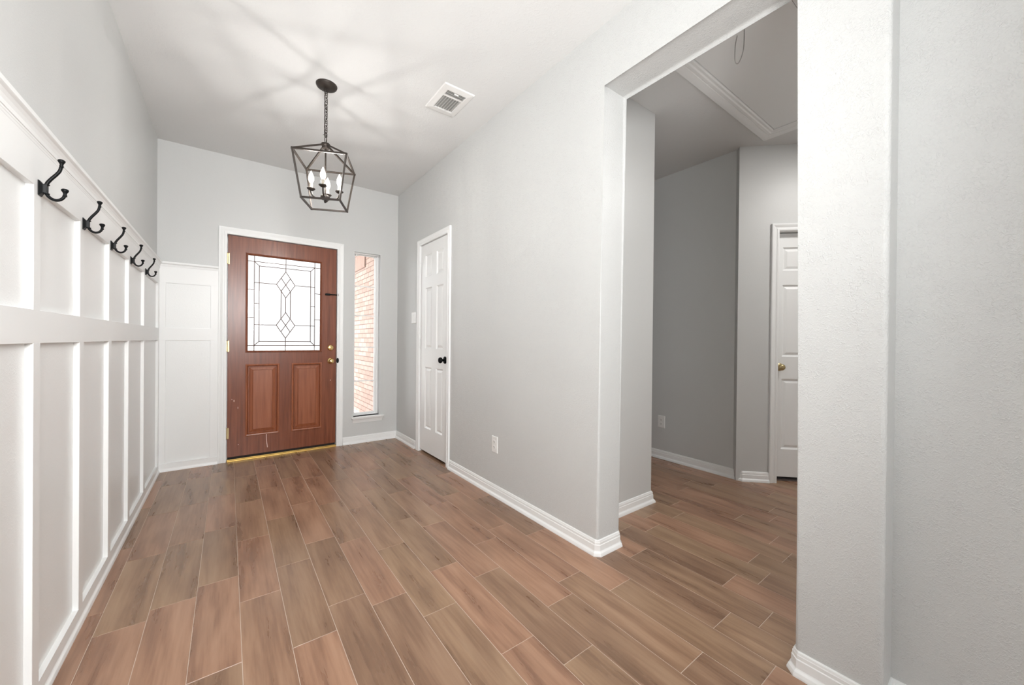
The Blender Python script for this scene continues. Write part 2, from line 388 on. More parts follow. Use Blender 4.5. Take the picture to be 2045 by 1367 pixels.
# ------------------------------------------------------------------ walls and ceilings
def wall_box(name, label, x0, x1, y0, y1, z0, z1, m=None):
    bm = B(); box(bm, x0, x1, y0, y1, z0, z1)
    return tag(obj(name, bm, m or M['wall']), label, 'wall', kind='structure')
CW0, CW1, CWT = 3.062, 3.662, 2.082        # closet doorway in the right wall
DX0, DX1, DZB, DZT = -0.0041, 0.9132, 0.038, 2.070   # front door slab
WX0, WX1, WZ0, WZ1 = 1.0900, 1.3690, 0.288, 2.079    # sidelight opening
def wall_right():
    bm = B(); T = 2.90
    pts = [(PE, 0), (OY2, 0), (OY2, HO), (OY1, HO), (OY1, 0), (CW0-0.02, 0), (CW0-0.02, CWT+0.015), (CW1+0.02, CWT+0.015), (CW1+0.02, 0), (YD+0.14, 0), (YD+0.14, T), (PE, T)]
    extrude_poly(bm, pts, lambda p, d: (d, p[0], p[1]), XR, XR+TH)
    sel = []
    for e in bm.edges:
        a, b = e.verts[0].co, e.verts[1].co
        mx, my, mz = (a.x+b.x)/2, (a.y+b.y)/2, (a.z+b.z)/2
        along_x = abs(a.x-b.x) > 0.05
        if along_x: continue
        jamb = any(abs(my-q) < 1e-4 and abs(a.z-b.z) > 1 for q in (OY1, OY2))
        soff = abs(a.z-HO) < 1e-4 and abs(b.z-HO) < 1e-4
        end = abs(my-PE) < 1e-4 and abs(mx-XR) < 1e-4 and abs(a.z-b.z) > 1
        if jamb or soff or end: sel.append(e)
    bmesh.ops.bevel(bm, geom=sel, offset=0.016, segments=7, affect='EDGES', profile=0.5)
    return tag(obj('wall_right', bm, M['wall_rough']), 'light grey textured wall with a rounded opening to the hallway', 'wall', kind='structure')
wall_right()
wall_box('wall_left', 'long grey wall above white board and batten panelling', WL-0.12, WL, BACK-0.1, YD+0.14, 0, 2.90)
def wall_front():
    bm = B(); y0, y1, T = YD, YD+0.14, 2.90
    jx0, jx1, jz = DX0-0.022, DX1+0.022, DZT+0.02
    box(bm, -0.62, jx0, y0, y1, 0, T); box(bm, jx0, jx1, y0, y1, jz, T); box(bm, jx1, WX0, y0, y1, 0, T)
    box(bm, WX0, WX1, y0, y1, 0, WZ0); box(bm, WX0, WX1, y0, y1, WZ1, T); box(bm, WX1, 4.5, y0, y1, 0, T)
    return tag(obj('wall_front', bm, M['wall']), 'grey end wall holding the wooden front door and narrow sidelight', 'wall', kind='structure')
wall_front()
wall_box('wall_living', 'pale grey wall stepping back past the near pilaster', X2, X2+0.12, BACK-0.1, PE+0.06, 0, 2.90, M['wall_rough'])
wall_box('wall_back', 'grey wall closing the living room behind', -0.62, X2+0.12, BACK-0.1, BACK, 0, 2.90)
wall_box('wall_stub', 'grey wall stub ending with a free edge in the hallway', XR+TH, SX, SY, YD, 0, 2.90)
def wall_hall():
    bm = B()
    ax, ay = KX + 1.15*0.70711, KY - 1.15*0.70711
    c0, c1 = 0.262, 1.00        # doorway along the angled wall
    box(bm, XH, XH+0.12, KY, YD+0.1, 0, 2.90)
    fn = lambda p, d: (KX + p[0]*0.70711 + d*0.70711, KY - p[0]*0.70711 + d*0.70711, p[1])
    extrude_poly(bm, [(-0.05, 0), (c0-0.018, 0), (c0-0.018, 2.04), (c1+0.018, 2.04), (c1+0.018, 0), (1.2, 0), (1.2, 2.90), (-0.05, 2.90)], fn, 0, 0.12)
    box(bm, ax, ax+0.12, -0.9, ay+0.1, 0, 2.90)
    box(bm, X2+0.1, ax+0.1, -1.0, -0.9, 0, 2.90)
    return tag(obj('wall_hall', bm, M['wall']), 'grey hallway wall turning to an angled wall with a white door', 'wall', kind='structure')
wall_hall()
bm = B(); box(bm, -0.62, XR+0.02, BACK-0.1, YD+0.14, HC, HC+0.12); box(bm, XR, X2+0.13, BACK-0.1, PE+0.05, HC, HC+0.12)
tag(obj('ceiling', bm, M['ceiling']), 'white lightly textured entry ceiling', 'ceiling', kind='structure')
bm = B(); box(bm, XR+TH-0.03, 4.5, -1.0, YD+0.14, HH, HH+0.12)
tag(obj('ceiling_hall', bm, M['ceiling']), 'white hallway ceiling around the attic hatch', 'ceiling', kind='structure')
# room behind the angled door: a dim carpeted floor strip shows under it
bm = B(); fnA = lambda p, d: (KX + p[0]*0.70711 + d*0.70711, KY - p[0]*0.70711 + d*0.70711, p[1])
extrude_poly(bm, [(0.24, 0.0), (1.02, 0.0), (1.02, 0.012), (0.24, 0.012)], fnA, 0.055, 0.9)
tag(obj('floor_bedroom', bm, M['carpet']), 'dark carpet edge seen below the white hallway door', 'floor', kind='structure')

bm = B()
for a0, a1, z0, z1, d0, d1 in ((0.10, 0.16, 0, 2.3, 0.121, 1.0), (1.10, 1.16, 0, 2.3, 0.121, 1.0), (0.10, 1.16, 0, 2.3, 1.0, 1.06), (0.10, 1.16, 2.3, 2.36, 0.121, 1.06)):
    extrude_poly(bm, [(a0, z0), (a1, z0), (a1, z1), (a0, z1)], fnA, d0, d1)
tag(obj('wall_bedroom', bm, M['wall']), 'walls of the unlit room behind the angled hallway door', 'wall', kind='structure')

# ------------------------------------------------------------------ baseboards
BASE = [(0, 0), (0.024, 0), (0.0235, 0.006), (0.020, 0.016), (0.0135, 0.023), (0.012, 0.026), (0.0115, 0.054), (0.009, 0.0565), (0.009, 0.068), (0.0075, 0.070), (0.006, 0.077), (0.003, 0.080), (0, 0.080)]
C = 0.014
def baseboard(name, label, path, prof=BASE):
    bm = B(); sweep(bm, path, prof, XY)
    return tag(obj(name, bm, M['trim']), label, 'baseboard', kind='structure')
baseboard('baseboard_right', 'white moulded baseboard wrapping the right wall end into the hallway',
          [(SX, YD), (SX, SY), (XR+TH, SY), (XR+TH, OY1+C), (XR+TH-C, OY1), (XR+C, OY1), (XR, OY1+C), (XR, 3.0)])
baseboard('baseboard_closet', 'short white baseboard between closet door and front corner', [(XR, 3.754), (XR, YD), (0.984, YD)])
baseboard('baseboard_pilaster', 'white moulded baseboard around the near pilaster',
          [(X2, BACK), (X2, PE), (XR+C, PE), (XR, PE+C), (XR, OY2-C), (XR+C, OY2), (XR+TH-C, OY2), (XR+TH, OY2-C), (XR+TH, -0.9)])
T2 = 0.70711
pa = lambda s: (KX + s*T2, KY - s*T2)
baseboard('baseboard_hall', 'white baseboard along the far hallway wall', [pa(0.196), (KX, KY), (XH, YD)])
baseboard('baseboard_left', 'white baseboard below the board and batten panels',
          [(-0.0714, YD), (WL, YD), (WL, BACK)], [(0, 0), (0.028, 0), (0.0275, 0.006), (0.025, 0.014), (0.020, 0.020), (0.0185, 0.024), (0.018, 0.066), (0, 0.066)])

# ------------------------------------------------------------------ board and batten wainscot
CAP = [(0, 1.700), (0.0185, 1.700), (0.0195, 1.707), (0.0205, 1.7085), (0.0205, 1.7135), (0.0225, 1.715), (0.0225, 1.719), (0.0205, 1.7215), (0.021, 1.730), (0.024, 1.740), (0.029, 1.748), (0.034, 1.752), (0.036, 1.754), (0.036, 1.767), (0.034, 1.769), (0, 1.769)]
FB = WL + 0.018        # front of the boards
def wainscot_left():
    t = empty('trim_1', (WL, 2.0, 0), 0, 'white board and batten panelling on the left wall', 'panelling', kind='structure')
    loc = lambda x, y: (x - WL, y - 2.0)
    def part(name, x0, x1, y0, y1, z0, z1, m=M['trim'], bev=0.0012):
        bm = B(); a, b = loc(x0, y0), loc(x1, y1); box(bm, a[0], b[0], a[1], b[1], z0, z1, bev)
        return obj(name, bm, m, t)
    part('panel', WL-0.001, WL+0.0015, BACK, YD, 0.06, 1.70, M['panel'], 0)
    part('top_rail', WL, FB, BACK, YD-0.018, 1.578, 1.702)
    part('mid_rail', WL, FB, BACK, YD-0.018, 1.108, 1.209)
    ys = [1.775, 2.215, 2.665, 3.120, 3.625] + [1.335, 0.895, 0.455, 0.015, -0.425, -0.865]
    for c in ys:
        part('batten', WL, FB, c-0.026, c+0.026, 0.064, 1.110); part('batten', WL, FB, c-0.026, c+0.026, 1.207, 1.580)
    part('batten', WL, FB, 4.255, YD-0.012, 0.064, 1.110); part('batten', WL, FB, 4.255, YD-0.012, 1.207, 1.580)
    bm = B(); sweep(bm, [(0, YD-2.0), (0, BACK-2.0)], [(a, b) for a, b in CAP], XY)
    obj('cap_moulding', bm, M['trim'], t)
wainscot_left()
def wainscot_front():
    t = empty('trim_2', (-0.25, YD, 0), 0, 'white panelling on the wall left of the front door', 'panelling', kind='structure')
    x = lambda v: v + 0.25
    def part(name, x0, x1, z0, z1, d, m=M['trim'], bev=0.001):
        bm = B(); box(bm, x(x0), x(x1), -d, 0, z0, z1, bev); return obj(name, bm, m, t)
    part('panel', WL, -0.0714, 0.06, 1.72, 0.0015, M['panel'], 0)
    part('top_rail', WL, -0.0714, 1.591, 1.732, 0.012)
    part('mid_rail', WL, -0.0714, 1.106, 1.213, 0.012)
    for z0, z1 in ((0.066, 1.107), (1.212, 1.592)):
        part('stile', WL+0.010, -0.4225, z0, z1, 0.012); part('stile', -0.127, -0.0714, z0, z1, 0.012)
    bm = B(); sweep(bm, [(x(-0.0714), 0), (x(WL), 0)], [(a*0.9, b) for a, b in [(0, 1.728), (0.016, 1.728), (0.018, 1.736), (0.016, 1.740), (0.019, 1.748), (0.028, 1.752), (0.030, 1.755), (0.030, 1.767), (0.028, 1.769), (0, 1.769)]], XY)
    obj('cap_moulding', bm, M['trim'], t)
wainscot_front()

# ------------------------------------------------------------------ door casings
CASE = [(0, 0), (0, 0.010), (0.006, 0.013), (0.018, 0.013), (0.022, 0.010), (0.030, 0.010), (0.040, 0.014), (0.050, 0.017), (0.058, 0.017), (0.0615, 0.014), (0.0615, 0)]
def casing(name, label, loc, rz, x0, x1, zt, w=0.0615, jamb=0.1, jy0=0.0):
    """U-shaped casing around an opening x0..x1, top zt (inner edge), plus the jamb lining"""
    t = empty(name, loc, rz, label, 'door trim', kind='structure')
    k = w/0.0615
    bm = B(); sweep(bm, [(x1, 0), (x1, zt), (x0, zt), (x0, 0)][::-1], [(o*k, h) for o, h in CASE], lambda p, h: (p[0], -h, p[1]))
    obj('casing', bm, M['trim'], t)
    bm = B()
    box(bm, x0-0.004, x0+0.0005, jy0, jamb, 0, zt); box(bm, x1-0.0005, x1+0.004, jy0, jamb, 0, zt); box(bm, x0-0.004, x1+0.004, jy0, jamb, zt-0.0005, zt+0.004)
    sy = 0.058 if jamb > 0.13 else 0.087
    if True: box(bm, x0-0.003, x0+0.018, sy, sy+0.017, 0, zt); box(bm, x1-0.018, x1+0.003, sy, sy+0.017, 0, zt); box(bm, x0, x1, sy, sy+0.017, zt-0.018, zt+0.002)
    obj('jamb', bm, M['trim'], t)
    return t
XC = (DX0+DX1)/2
casing('trim_3', 'white casing around the wooden front door', (XC, YD, 0), RZ_FRONT, DX0-0.006-XC, DX1+0.006-XC, DZT+0.006, 0.0625, 0.14)
YC = (CW0+CW1)/2
casing('trim_4', 'white casing around the narrow closet door', (XR, YC, 0), RZ_RIGHT, -(CW1-YC)-0.004, (YC-CW0)+0.004, CWT+0.002, 0.056, 0.15)

# ------------------------------------------------------------------ doors
def hinge(parent, x, z, m, h=0.089, label=None):
    bm = B(); lathe(bm, [(0.0055, -h/2), (0.0065, -h/2+0.002), (0.0055, -h/2+0.003), (0.0055, h/2-0.003), (0.0068, h/2-0.002), (0.003, h/2+0.004)], 'z', (x, -0.006, z), 10)
    box(bm, x-0.012, x+0.016, -0.0010, 0.001, z-h/2, z+h/2)
    o = obj('hinge', bm, m, parent, True)
    if label: o['label'] = label
    return o
def knob(parent, x, z, m, name='door_knob', r=0.026, label=None, y0=0.0):
    """round knob on a rosette, sticking out towards -y"""
    k = r/0.026
    bm = B(); lathe(bm, [(0.0, 0.062*k), (0.012*k, 0.0615*k), (0.021*k, 0.057*k), (0.0255*k, 0.049*k), (0.026*k, 0.043*k), (0.022*k, 0.034*k), (0.013*k, 0.028*k), (0.0105*k, 0.022*k), (0.011*k, 0.008*k)], 'y', (x, y0, z), 24, -1)
    o = obj(name, bm, m, parent, True, 60)
    bm = B(); lathe(bm, [(0.010*k, 0.013*k), (0.022*k, 0.011*k), (0.030*k, 0.006*k), (0.0325*k, 0.0015), (0.0325*k, 0.0)], 'y', (x, y0, z), 24, -1)
    obj('rosette', bm, m, o, True, 50)
    if label: o['label'] = label
    return o
def front_door():
    W = DX1-DX0; h = DZT-DZB; x = lambda v: v - XC; z = lambda v: v
    d = empty('door_1', (XC, YD, DZB), RZ_FRONT, 'reddish wooden front door with leaded glass window and two panels', 'front door', kind='structure')
    zz = lambda v: v - DZB
    a, b = DX0, DX1; T = 0.044; Y0 = 0.010
    gx0, gx1, gz0, gz1 = 0.1425, 0.7640, 1.009, 1.914
    p1 = (0.1415, 0.3930, 0.2230, 0.8775); p2 = (0.5165, 0.7700, 0.2215, 0.8775)
    bm = B()
    def bx(x0, x1, z0, z1): box(bm, x(x0), x(x1), Y0, Y0+T, zz(z0), zz(z1))
    bx(a, gx0, DZB, DZT); bx(gx1+0.002, b, DZB, DZT)
    bx(gx0, gx1+0.002, gz1, DZT); bx(gx0, gx1+0.002, p1[3], gz0); bx(gx0, gx1+0.002, DZB, p1[2]); bx(p1[1], p2[0], p1[2], p1[3])
    obj('slab', bm, M['cherry'], d)
    for p in (p1, p2):
        bm = B()
        rings_panel(bm, x(p[0]), x(p[1]), zz(p[2]), zz(p[3]), [(-0.010, Y0+0.002), (-0.010, Y0-0.007), (-0.004, Y0-0.010), (0.004, Y0-0.008), (0.010, Y0+0.006), (0.013, Y0+0.017), (0.019, Y0+0.017), (0.022, Y0+0.012), (0.046, Y0+0.005), (0.048, Y0-0.002), (0.051, Y0-0.003)])
        o = obj('raised_panel', bm, M['cherry_panel'], d); o['label'] = 'brighter orange raised panel' 
    # glazing bead around the window
    bm = B()
    sweep(bm, [(x(gx0), zz(gz0)), (x(gx1), zz(gz0)), (x(gx1), zz(gz1)), (x(gx0), zz(gz1))], [(-0.014, -0.001), (-0.013, 0.007), (-0.006, 0.009), (0.001, 0.004), (0.005, -0.004), (0.005, -0.02), (-0.014, -0.02)], lambda p, hh: (p[0], Y0-hh, p[1]), True)
    obj('glazing_bead', bm, M['cherry'], d)
    bm = B(); box(bm, x(gx0)-0.002, x(gx1)+0.002, Y0+0.018, Y0+0.023, zz(gz0)-0.002, zz(gz1)+0.002)
    g = obj('glass_pane', bm, M['glass_tex'], d); g['label'] = 'leaded glass window tinted to dim the daylight'
    # leaded pattern
    bm = B(); yc = Y0+0.0165
    def line(p, q, w_=0.0068): bar(bm, (x(p[0]), yc, zz(p[1])), (x(q[0]), yc, zz(q[1])), 0.004, w_)
    ox0, ox1, oz0, oz1 = 0.196, 0.711, 1.062, 1.858
    ix0, ix1, iz0, iz1 = 0.2355, 0.6735, 1.1015, 1.8195
    cx = 0.4535
    line((ox0, gz0), (ox0, gz1)); line((ox1, gz0), (ox1, gz1)); line((gx0, oz0), (gx1, oz0)); line((gx0, oz1), (gx1, oz1))
    for p, q in (((ix0, iz0), (ix1, iz0)), ((ix1, iz0), (ix1, iz1)), ((ix1, iz1), (ix0, iz1)), ((ix0, iz1), (ix0, iz0))): line(p, q)
    for p, q in (((ox0, oz0), (ix0, iz0)), ((ox1, oz0), (ix1, iz0)), ((ox1, oz1), (ix1, iz1)), ((ox0, oz1), (ix0, iz1))): line(p, q)
    dl, dr = 0.3755, 0.5335; hw = (dr-dl)/4
    for zt, zb in ((1.787, 1.531), (1.387, 1.134)):
        zm = (zt+zb)/2; q = (zt-zb)/4
        for p_, q_ in (((cx, zt), (dl, zm)), ((dl, zm), (cx, zb)), ((cx, zb), (dr, zm)), ((dr, zm), (cx, zt)), ((cx-2*hw+hw, zt-q), (cx+hw, zb+q)), ((cx+hw, zt-q), (cx-hw, zb+q))): line(p_, q_)
        line((dl, zm), (ox0, zm)); line((dr, zm), (ox1, zm))
    line((cx, gz1), (cx, 1.787)); line((cx, 1.531), (cx, 1.387)); line((cx, 1.134), (cx, gz0))
    line((cx-hw, 1.595), (cx-hw, 1.325)); line((cx+hw, 1.595), (cx+hw, 1.325))
    line((ox0, 1.461), (ix0, 1.461)); line((ix1, 1.461), (ox1, 1.461))
    for zq in (1.592, 1.326): line((gx0, zq), (ox0, zq)); line((ox1, zq), (gx1, zq))
    for px, pz in ((ox0, oz0), (ox1, oz0), (ox0, oz1), (ox1, oz1), (cx, oz1), (cx, iz1), (cx, oz0), (cx, iz0), (dl, 1.659), (dr, 1.659), (dl, 1.2605), (dr, 1.2605), (cx, 1.659), (cx, 1.2605), (cx, 1.787), (cx, 1.134), (cx-hw, 1.595), (cx+hw, 1.595), (cx-hw, 1.325), (cx+hw, 1.325), (ix0, 1.659), (ix1, 1.659), (ix0, 1.2605), (ix1, 1.2605)):
        lathe(bm, [(0.0045, -0.0025), (0.0045, 0.0025)], 'y', (x(px), yc, zz(pz)), 8)
    o = obj('leaded_came', bm, M['lead'], d); o['label'] = 'dark lead lines with two diamonds'
    for hz in (1.8539, 1.054, 0.2588): hinge(d, x(DX0)-0.004, zz(hz), M['brass_old'], 0.10, 'aged brass hinge')
    knob(d, x(0.8625), zz(0.9020), M['brass'], label='polished brass knob', y0=Y0)
    bm = B(); lathe(bm, [(0.0, 0.016), (0.020, 0.0155), (0.0275, 0.011), (0.031, 0.004), (0.031, 0.0)], 'y', (x(0.8605), Y0, zz(1.0395)), 24, -1)
    o = obj('deadbolt', bm, M['brass'], d, True, 50); o['label'] = 'polished brass deadbolt'
    bm = B(); lathe(bm, [(0.008, 0.020), (0.009, 0.019), (0.009, 0.012)], 'y', (x(0.8605), Y0, zz(1.0395)), 14, -1); box(bm, x(0.8605)-0.0028, x(0.8605)+0.0028, Y0-0.030, Y0-0.014, zz(1.0395)-0.013, zz(1.0395)+0.013, 0.0015)
    obj('thumb_turn', bm, M['brass'], o, True)
    # dark swing-bar latch on the upper stile
    bm = B()
    lx = x(0.803)
    box(bm, lx, x(0.932), Y0-0.020, Y0-0.010, zz(1.589), zz(1.600), 0.003, 2); box(bm, lx+0.004, lx+0.05, Y0-0.012, Y0+0.001, zz(1.584), zz(1.605), 0.003, 2)
    lathe(bm, [(0.0075, -0.013), (0.0075, 0.013)], 'z', (x(0.929), Y0-0.016, zz(1.5945)), 12)
    o = obj('swing_latch', bm, M['black'], d, True); o['label'] = 'dark metal swing latch'
    bm = B(); box(bm, x(DX0)+0.002, x(DX1)-0.002, Y0+0.012, Y0+0.04, -0.024, 0.001)
    o = obj('door_sweep', bm, M['dark'], d); o['label'] = 'black rubber sweep'
    bm = B()
    pts = spline([(0.2985, 0.2120), (0.3000, 0.150), (0.3060, 0.105), (0.3090, 0.083)], 5)
    for p, q in zip(pts, pts[1:]): bar(bm, (x(p[0]), Y0-0.0002, zz(p[1])), (x(q[0]), Y0-0.0002, zz(q[1])), 0.0014, 0.006)
    o = obj('scratch', bm, M['scratch'], d); o['label'] = 'pale vertical scratch below the left panel'
    bm = B()
    for px, pz, w_, h_ in ((0.030, 0.566, 0.005, 0.007), (0.046, 0.552, 0.006, 0.022), (0.076, 0.485, 0.004, 0.022), (0.862, 0.699, 0.008, 0.012), (0.080, 0.144, 0.006, 0.008)):
        lathe(bm, [(0.0, 0.0008), (0.5, 0.0006), (0.5, 0.0)], 'y', (0, 0, 0), 8, -1)
        for v in list(bm.verts)[-24:]: v.co.x = x(px) + v.co.x*w_; v.co.z = zz(pz) + v.co.z*h_; v.co.y += Y0
    o = obj('paint_chip', bm, M['scratch'], d); o['label'] = 'small pale chips in the stain'
front_door()
bm = B(); box(bm, -0.46, 0.4625, -0.024, 0.13, 0, 0.012, 0.003, 2); box(bm, -0.46, 0.4625, 0.004, 0.12, 0.008, 0.015, 0.003, 2)
o = obj('threshold', bm, M['brass_strip']); o.location = (XC, YD, 0); tag(o, 'golden metal threshold strip under the wooden front door', 'threshold')
bm = B(); lathe(bm, [(0.0, 0.003), (0.012, 0.003), (0.013, 0.0)], 'y', (0, 0, 0), 16, -1)
for v in bm.verts: v.co.z *= 2.1
o = obj('strike_plate', bm, M['black']); o.location = (DX1+0.013, YD-0.0128, 0.905); tag(o, 'small black strike on the casing beside the brass knob', 'strike plate')

def six_panel_door(name, label, loc, rz, w, h, cols, rows, m, y0):
    """moulded panel door; x from 0 to w, z from 0 to h"""
    d = empty(name, loc, rz, label, 'door', kind='structure')
    bm = B(); T = 0.035
    xs = [0.0]
    for c0, c1 in cols: xs += [c0, c1]
    xs.append(w); zs = [0.0]
    for r0, r1 in rows: zs += [r0, r1]
    zs.append(h)
    holes = {(2*i+1, 2*j+1) for i in range(len(cols)) for j in range(len(rows))}
    for i in range(len(xs)-1):
        for j in range(len(zs)-1):
            if (i, j) in holes: continue
            v = [bm.verts.new(p) for p in ((xs[i], y0, zs[j]), (xs[i+1], y0, zs[j]), (xs[i+1], y0, zs[j+1]), (xs[i], y0, zs[j+1]))]; bm.faces.new(v)
    bmesh.ops.remove_doubles(bm, verts=bm.verts, dist=1e-5)
    v = [bm.verts.new(p) for p in ((0, y0+T, 0), (w, y0+T, 0), (w, y0+T, h), (0, y0+T, h))]; bm.faces.new(v)
    f = [bm.verts.new(p) for p in ((0, y0, 0), (w, y0, 0), (w, y0, h), (0, y0, h))]
    for k in range(4): bm.faces.new((f[k], f[(k+1) % 4], v[(k+1) % 4], v[k]))
    obj('slab', bm, m, d)
    for c0, c1 in cols:
        for r0, r1 in rows:
            bm = B(); rings_panel(bm, c0, c1, r0, r1, [(0, y0), (0.003, y0+0.004), (0.012, y0+0.011), (0.016, y0+0.011), (0.034, y0+0.0035), (0.036, y0+0.0035)])
            obj('door_panel', bm, m, d)
    return d
SB = 0.026
cd = six_panel_door('door_2', 'narrow white six-panel closet door with black knob', (XR, CW1-0.003, SB), RZ_RIGHT, 0.594, CWT-0.004-SB,
    [(0.108, 0.255), (0.357, 0.500)], [(0.232, 0.835), (1.020, 1.618), (1.730, 1.945)], M['door'], 0.004)
knob(cd, 0.546, 0.9490-SB, M['black'], label='matte black knob', y0=0.004, r=0.027)
for hz in (1.848, 1.097, 0.357): hinge(cd, -0.004, hz-SB, M['trim'], 0.10)
ang0 = pa(0.262)
casing('trim_5', 'white casing around the hallway bedroom door', (KX, KY, 0), RZ_ANGLED, 0.254, 1.008, 2.036, 0.058, 0.12)
AB = 0.036
hd = six_panel_door('door_3', 'white panelled door on the angled hallway wall with brass knob', (*ang0, AB), RZ_ANGLED, 0.736, 1.992,
    [(0.048, 0.312), (0.424, 0.688)], [(0.226, 0.803), (0.985, 1.572), (1.689, 1.879)], M['door'], 0.050)
knob(hd, 0.028, 0.936-AB, M['brass_old'], label='aged brass knob', y0=0.050, r=0.026)

# ------------------------------------------------------------------ sidelight window
def sidelight():
    xc = (WX0+WX1)/2; x = lambda v: v - xc; zc = lambda v: v - WZ0
    t = empty('window_1', (xc, YD, WZ0), RZ_FRONT, 'tall narrow sidelight window right of the wooden front door', 'window', kind='structure')
    gx0, gx1, gz0, gz1 = 1.118, 1.329, 0.3166, 2.060; yg = 0.085
    bm = B()
    sweep(bm, [(x(gx0), zc(gz0)), (x(gx1), zc(gz0)), (x(gx1), zc(gz1)), (x(gx0), zc(gz1))],
          [(0, 0.0), (0, 0.012), (-0.012, 0.016), (-0.020, 0.016), (-0.022, 0.026), (-0.0285, 0.030), (-0.0395, 0.030), (-0.0395, 0.0)], lambda p, hh: (p[0], yg+0.010-hh, p[1]), True)
    # trim the ring to the opening
    for v in bm.verts:
        v.co.x = max(min(v.co.x, x(WX1)), x(WX0)); v.co.z = max(min(v.co.z, zc(WZ1)), 0.0)
    obj('window_frame', bm, M['trim'], t)
    bm = B()
    for zq in (1.7205, 1.3945, 1.0425, 0.6662): box(bm, x(gx0), x(gx1), yg-0.004, yg+0.006, zc(zq)-0.0055, zc(zq)+0.0055)
    obj('muntin', bm, M['trim'], t)
    bm = B(); box(bm, x(gx0)-0.004, x(gx1)+0.004, yg+0.006, yg+0.010, zc(gz0)-0.004, zc(gz1)+0.004)
    obj('glass_pane', bm, M['glass'], t)
    bm = B()
    box(bm, x(WX0), x(WX1), -0.002, 0.10, -0.012, 0.0); box(bm, x(1.066), x(1.414), -0.042, 0.0, -0.014, 0.0, 0.004, 2)
    obj('window_sill', bm, M['trim'], t)
    bm = B(); xa, xb = x(1.074), x(1.404)
    prof = [(0.0, -0.068), (0.008, -0.068), (0.010, -0.060), (0.013, -0.052), (0.020, -0.036), (0.030, -0.024), (0.032, -0.014), (0.0, -0.014)]
    rings = []
    for xq, s in ((xa, 1), (xb, -1)): rings.append([bm.verts.new((xq + s*(0.032-o)*0.3, -o, zq)) for o, zq in prof])
    n = len(prof)
    for k in range(n): bm.faces.new((rings[0][k], rings[1][k], rings[1][(k+1) % n], rings[0][(k+1) % n]))
    bm.faces.new(rings[0]); bm.faces.new(rings[1][::-1])
    obj('apron', bm, M['trim'], t)
    # blind brackets left at the top of the reveal
    for bxx in (1.128, 1.312):
        bm = B(); box(bm, x(bxx)-0.010, x(bxx)+0.010, yg-0.022, yg-0.019, zc(2.045), zc(WZ1)); box(bm, x(bxx)-0.010, x(bxx)-0.008, yg-0.04, yg-0.019, zc(2.045), zc(2.072)); box(bm, x(bxx)+0.008, x(bxx)+0.010, yg-0.04, yg-0.019, zc(2.045), zc(2.072))
        obj('blind_bracket', bm, M['vent'], t)
    bm = B(); box(bm, x(WX0)+0.004, x(WX1)-0.004, 0.030, 0.055, zc(2.066), zc(WZ1), 0.002)
    obj('blind_headrail', bm, M['vent'], t)
sidelight()

# ------------------------------------------------------------------ coat hooks
def hook_parts(t):
    """local frame of the left wall: x along the wall, y into the wall; board face at y=0"""
    bm = B()
    # flared rectangular back plate
    st = [(0.0125, 0.0225, 0.0), (0.0125, 0.0225, 0.0025), (0.0095, 0.0165, 0.006), (0.0075, 0.0125, 0.010), (0.0068, 0.0120, 0.017)]
    prev = None
    for a, b, dpt in st:
        r = [bm.verts.new((sx*a, -dpt, sz*b)) for sx, sz in ((-1, -1), (1, -1), (1, 1), (-1, 1))]
        if prev:
            for k in range(4): bm.faces.new((prev[k], prev[(k+1) % 4], r[(k+1) % 4], r[k]))
        else: bm.faces.new(r[::-1])
        prev = r
    bm.faces.new(prev)
    lathe(bm, [(0.0055, 0.0), (0.0070, 0.001), (0.0070, 0.003), (0.0055, 0.004)], 'z', (0, -0.0145, 0.0115), 12)
    lathe(bm, [(0.0055, 0.0), (0.0070, -0.001), (0.0070, -0.003), (0.0055, -0.004)], 'z', (0, -0.0145, -0.0115), 12)
    obj('back_plate', bm, M['black'], t, True)
    def arm(name, pts, rad, collar, tip):
        bm = B(); P = spline([(0, -o, z) for o, z in pts], 6); n = len(P)
        tube(bm, P, [rad[0] + (rad[1]-rad[0])*i/(n-1) for i in range(n)], 10)
        a = obj(name, bm, M['black'], t, True, 60)
        bm = B(); lathe(bm, [(0.0036, -0.016), (0.0052, -0.015), (0.0040, -0.013), (0.0052, -0.0115), (0.0038, -0.009), (0.0048, -0.004), (0.0072, 0.0), (0.0085, 0.0035), (0.0080, 0.0065), (0.0050, 0.0085), (0.0, 0.009)], 'z', (0, -tip[0], tip[1]), 14)
        obj('ball_tip', bm, M['black'], a, True, 70)
    arm('upper_arm', [(0.0135, 0.010), (0.0165, 0.0205), (0.0235, 0.0335), (0.0335, 0.049), (0.0405, 0.062), (0.0435, 0.074), (0.0445, 0.082)], (0.0046, 0.0040), 0, (0.0447, 0.0905))
    arm('lower_arm', [(0.0135, -0.010), (0.0175, -0.0195), (0.0245, -0.0265), (0.0335, -0.0290), (0.0425, -0.0255), (0.0490, -0.0175), (0.0515, -0.0085)], (0.0046, 0.0038), 0, (0.0520, 0.0015))
hook_labels = ['first and largest black coat hook, nearest the camera on the white rail', 'second black coat hook from the camera on the white rail',
               'middle black coat hook of five on the white rail', 'fourth black coat hook along the white rail, next to last',
               'last black coat hook, nearest the front door corner']
first = None
for (yh, zh), lab in zip([(1.7885, 1.5790), (2.227, 1.5765), (2.671, 1.577), (3.140, 1.5815), (3.640, 1.5845)], hook_labels):
    if first is None:
        o = first = empty('coat_hook', (FB, yh, zh), RZ_LEFT); hook_parts(first)
    else:
        o = first.copy(); COL.objects.link(o); o.location = (FB, yh, zh)
        for ch in list(first.children):
            c2 = ch.copy(); COL.objects.link(c2); c2.parent = o
            for gc in list(ch.children):
                c3 = gc.copy(); COL.objects.link(c3); c3.parent = c2
    tag(o, lab, 'coat hook', 'black coat hooks on the wainscot rail')

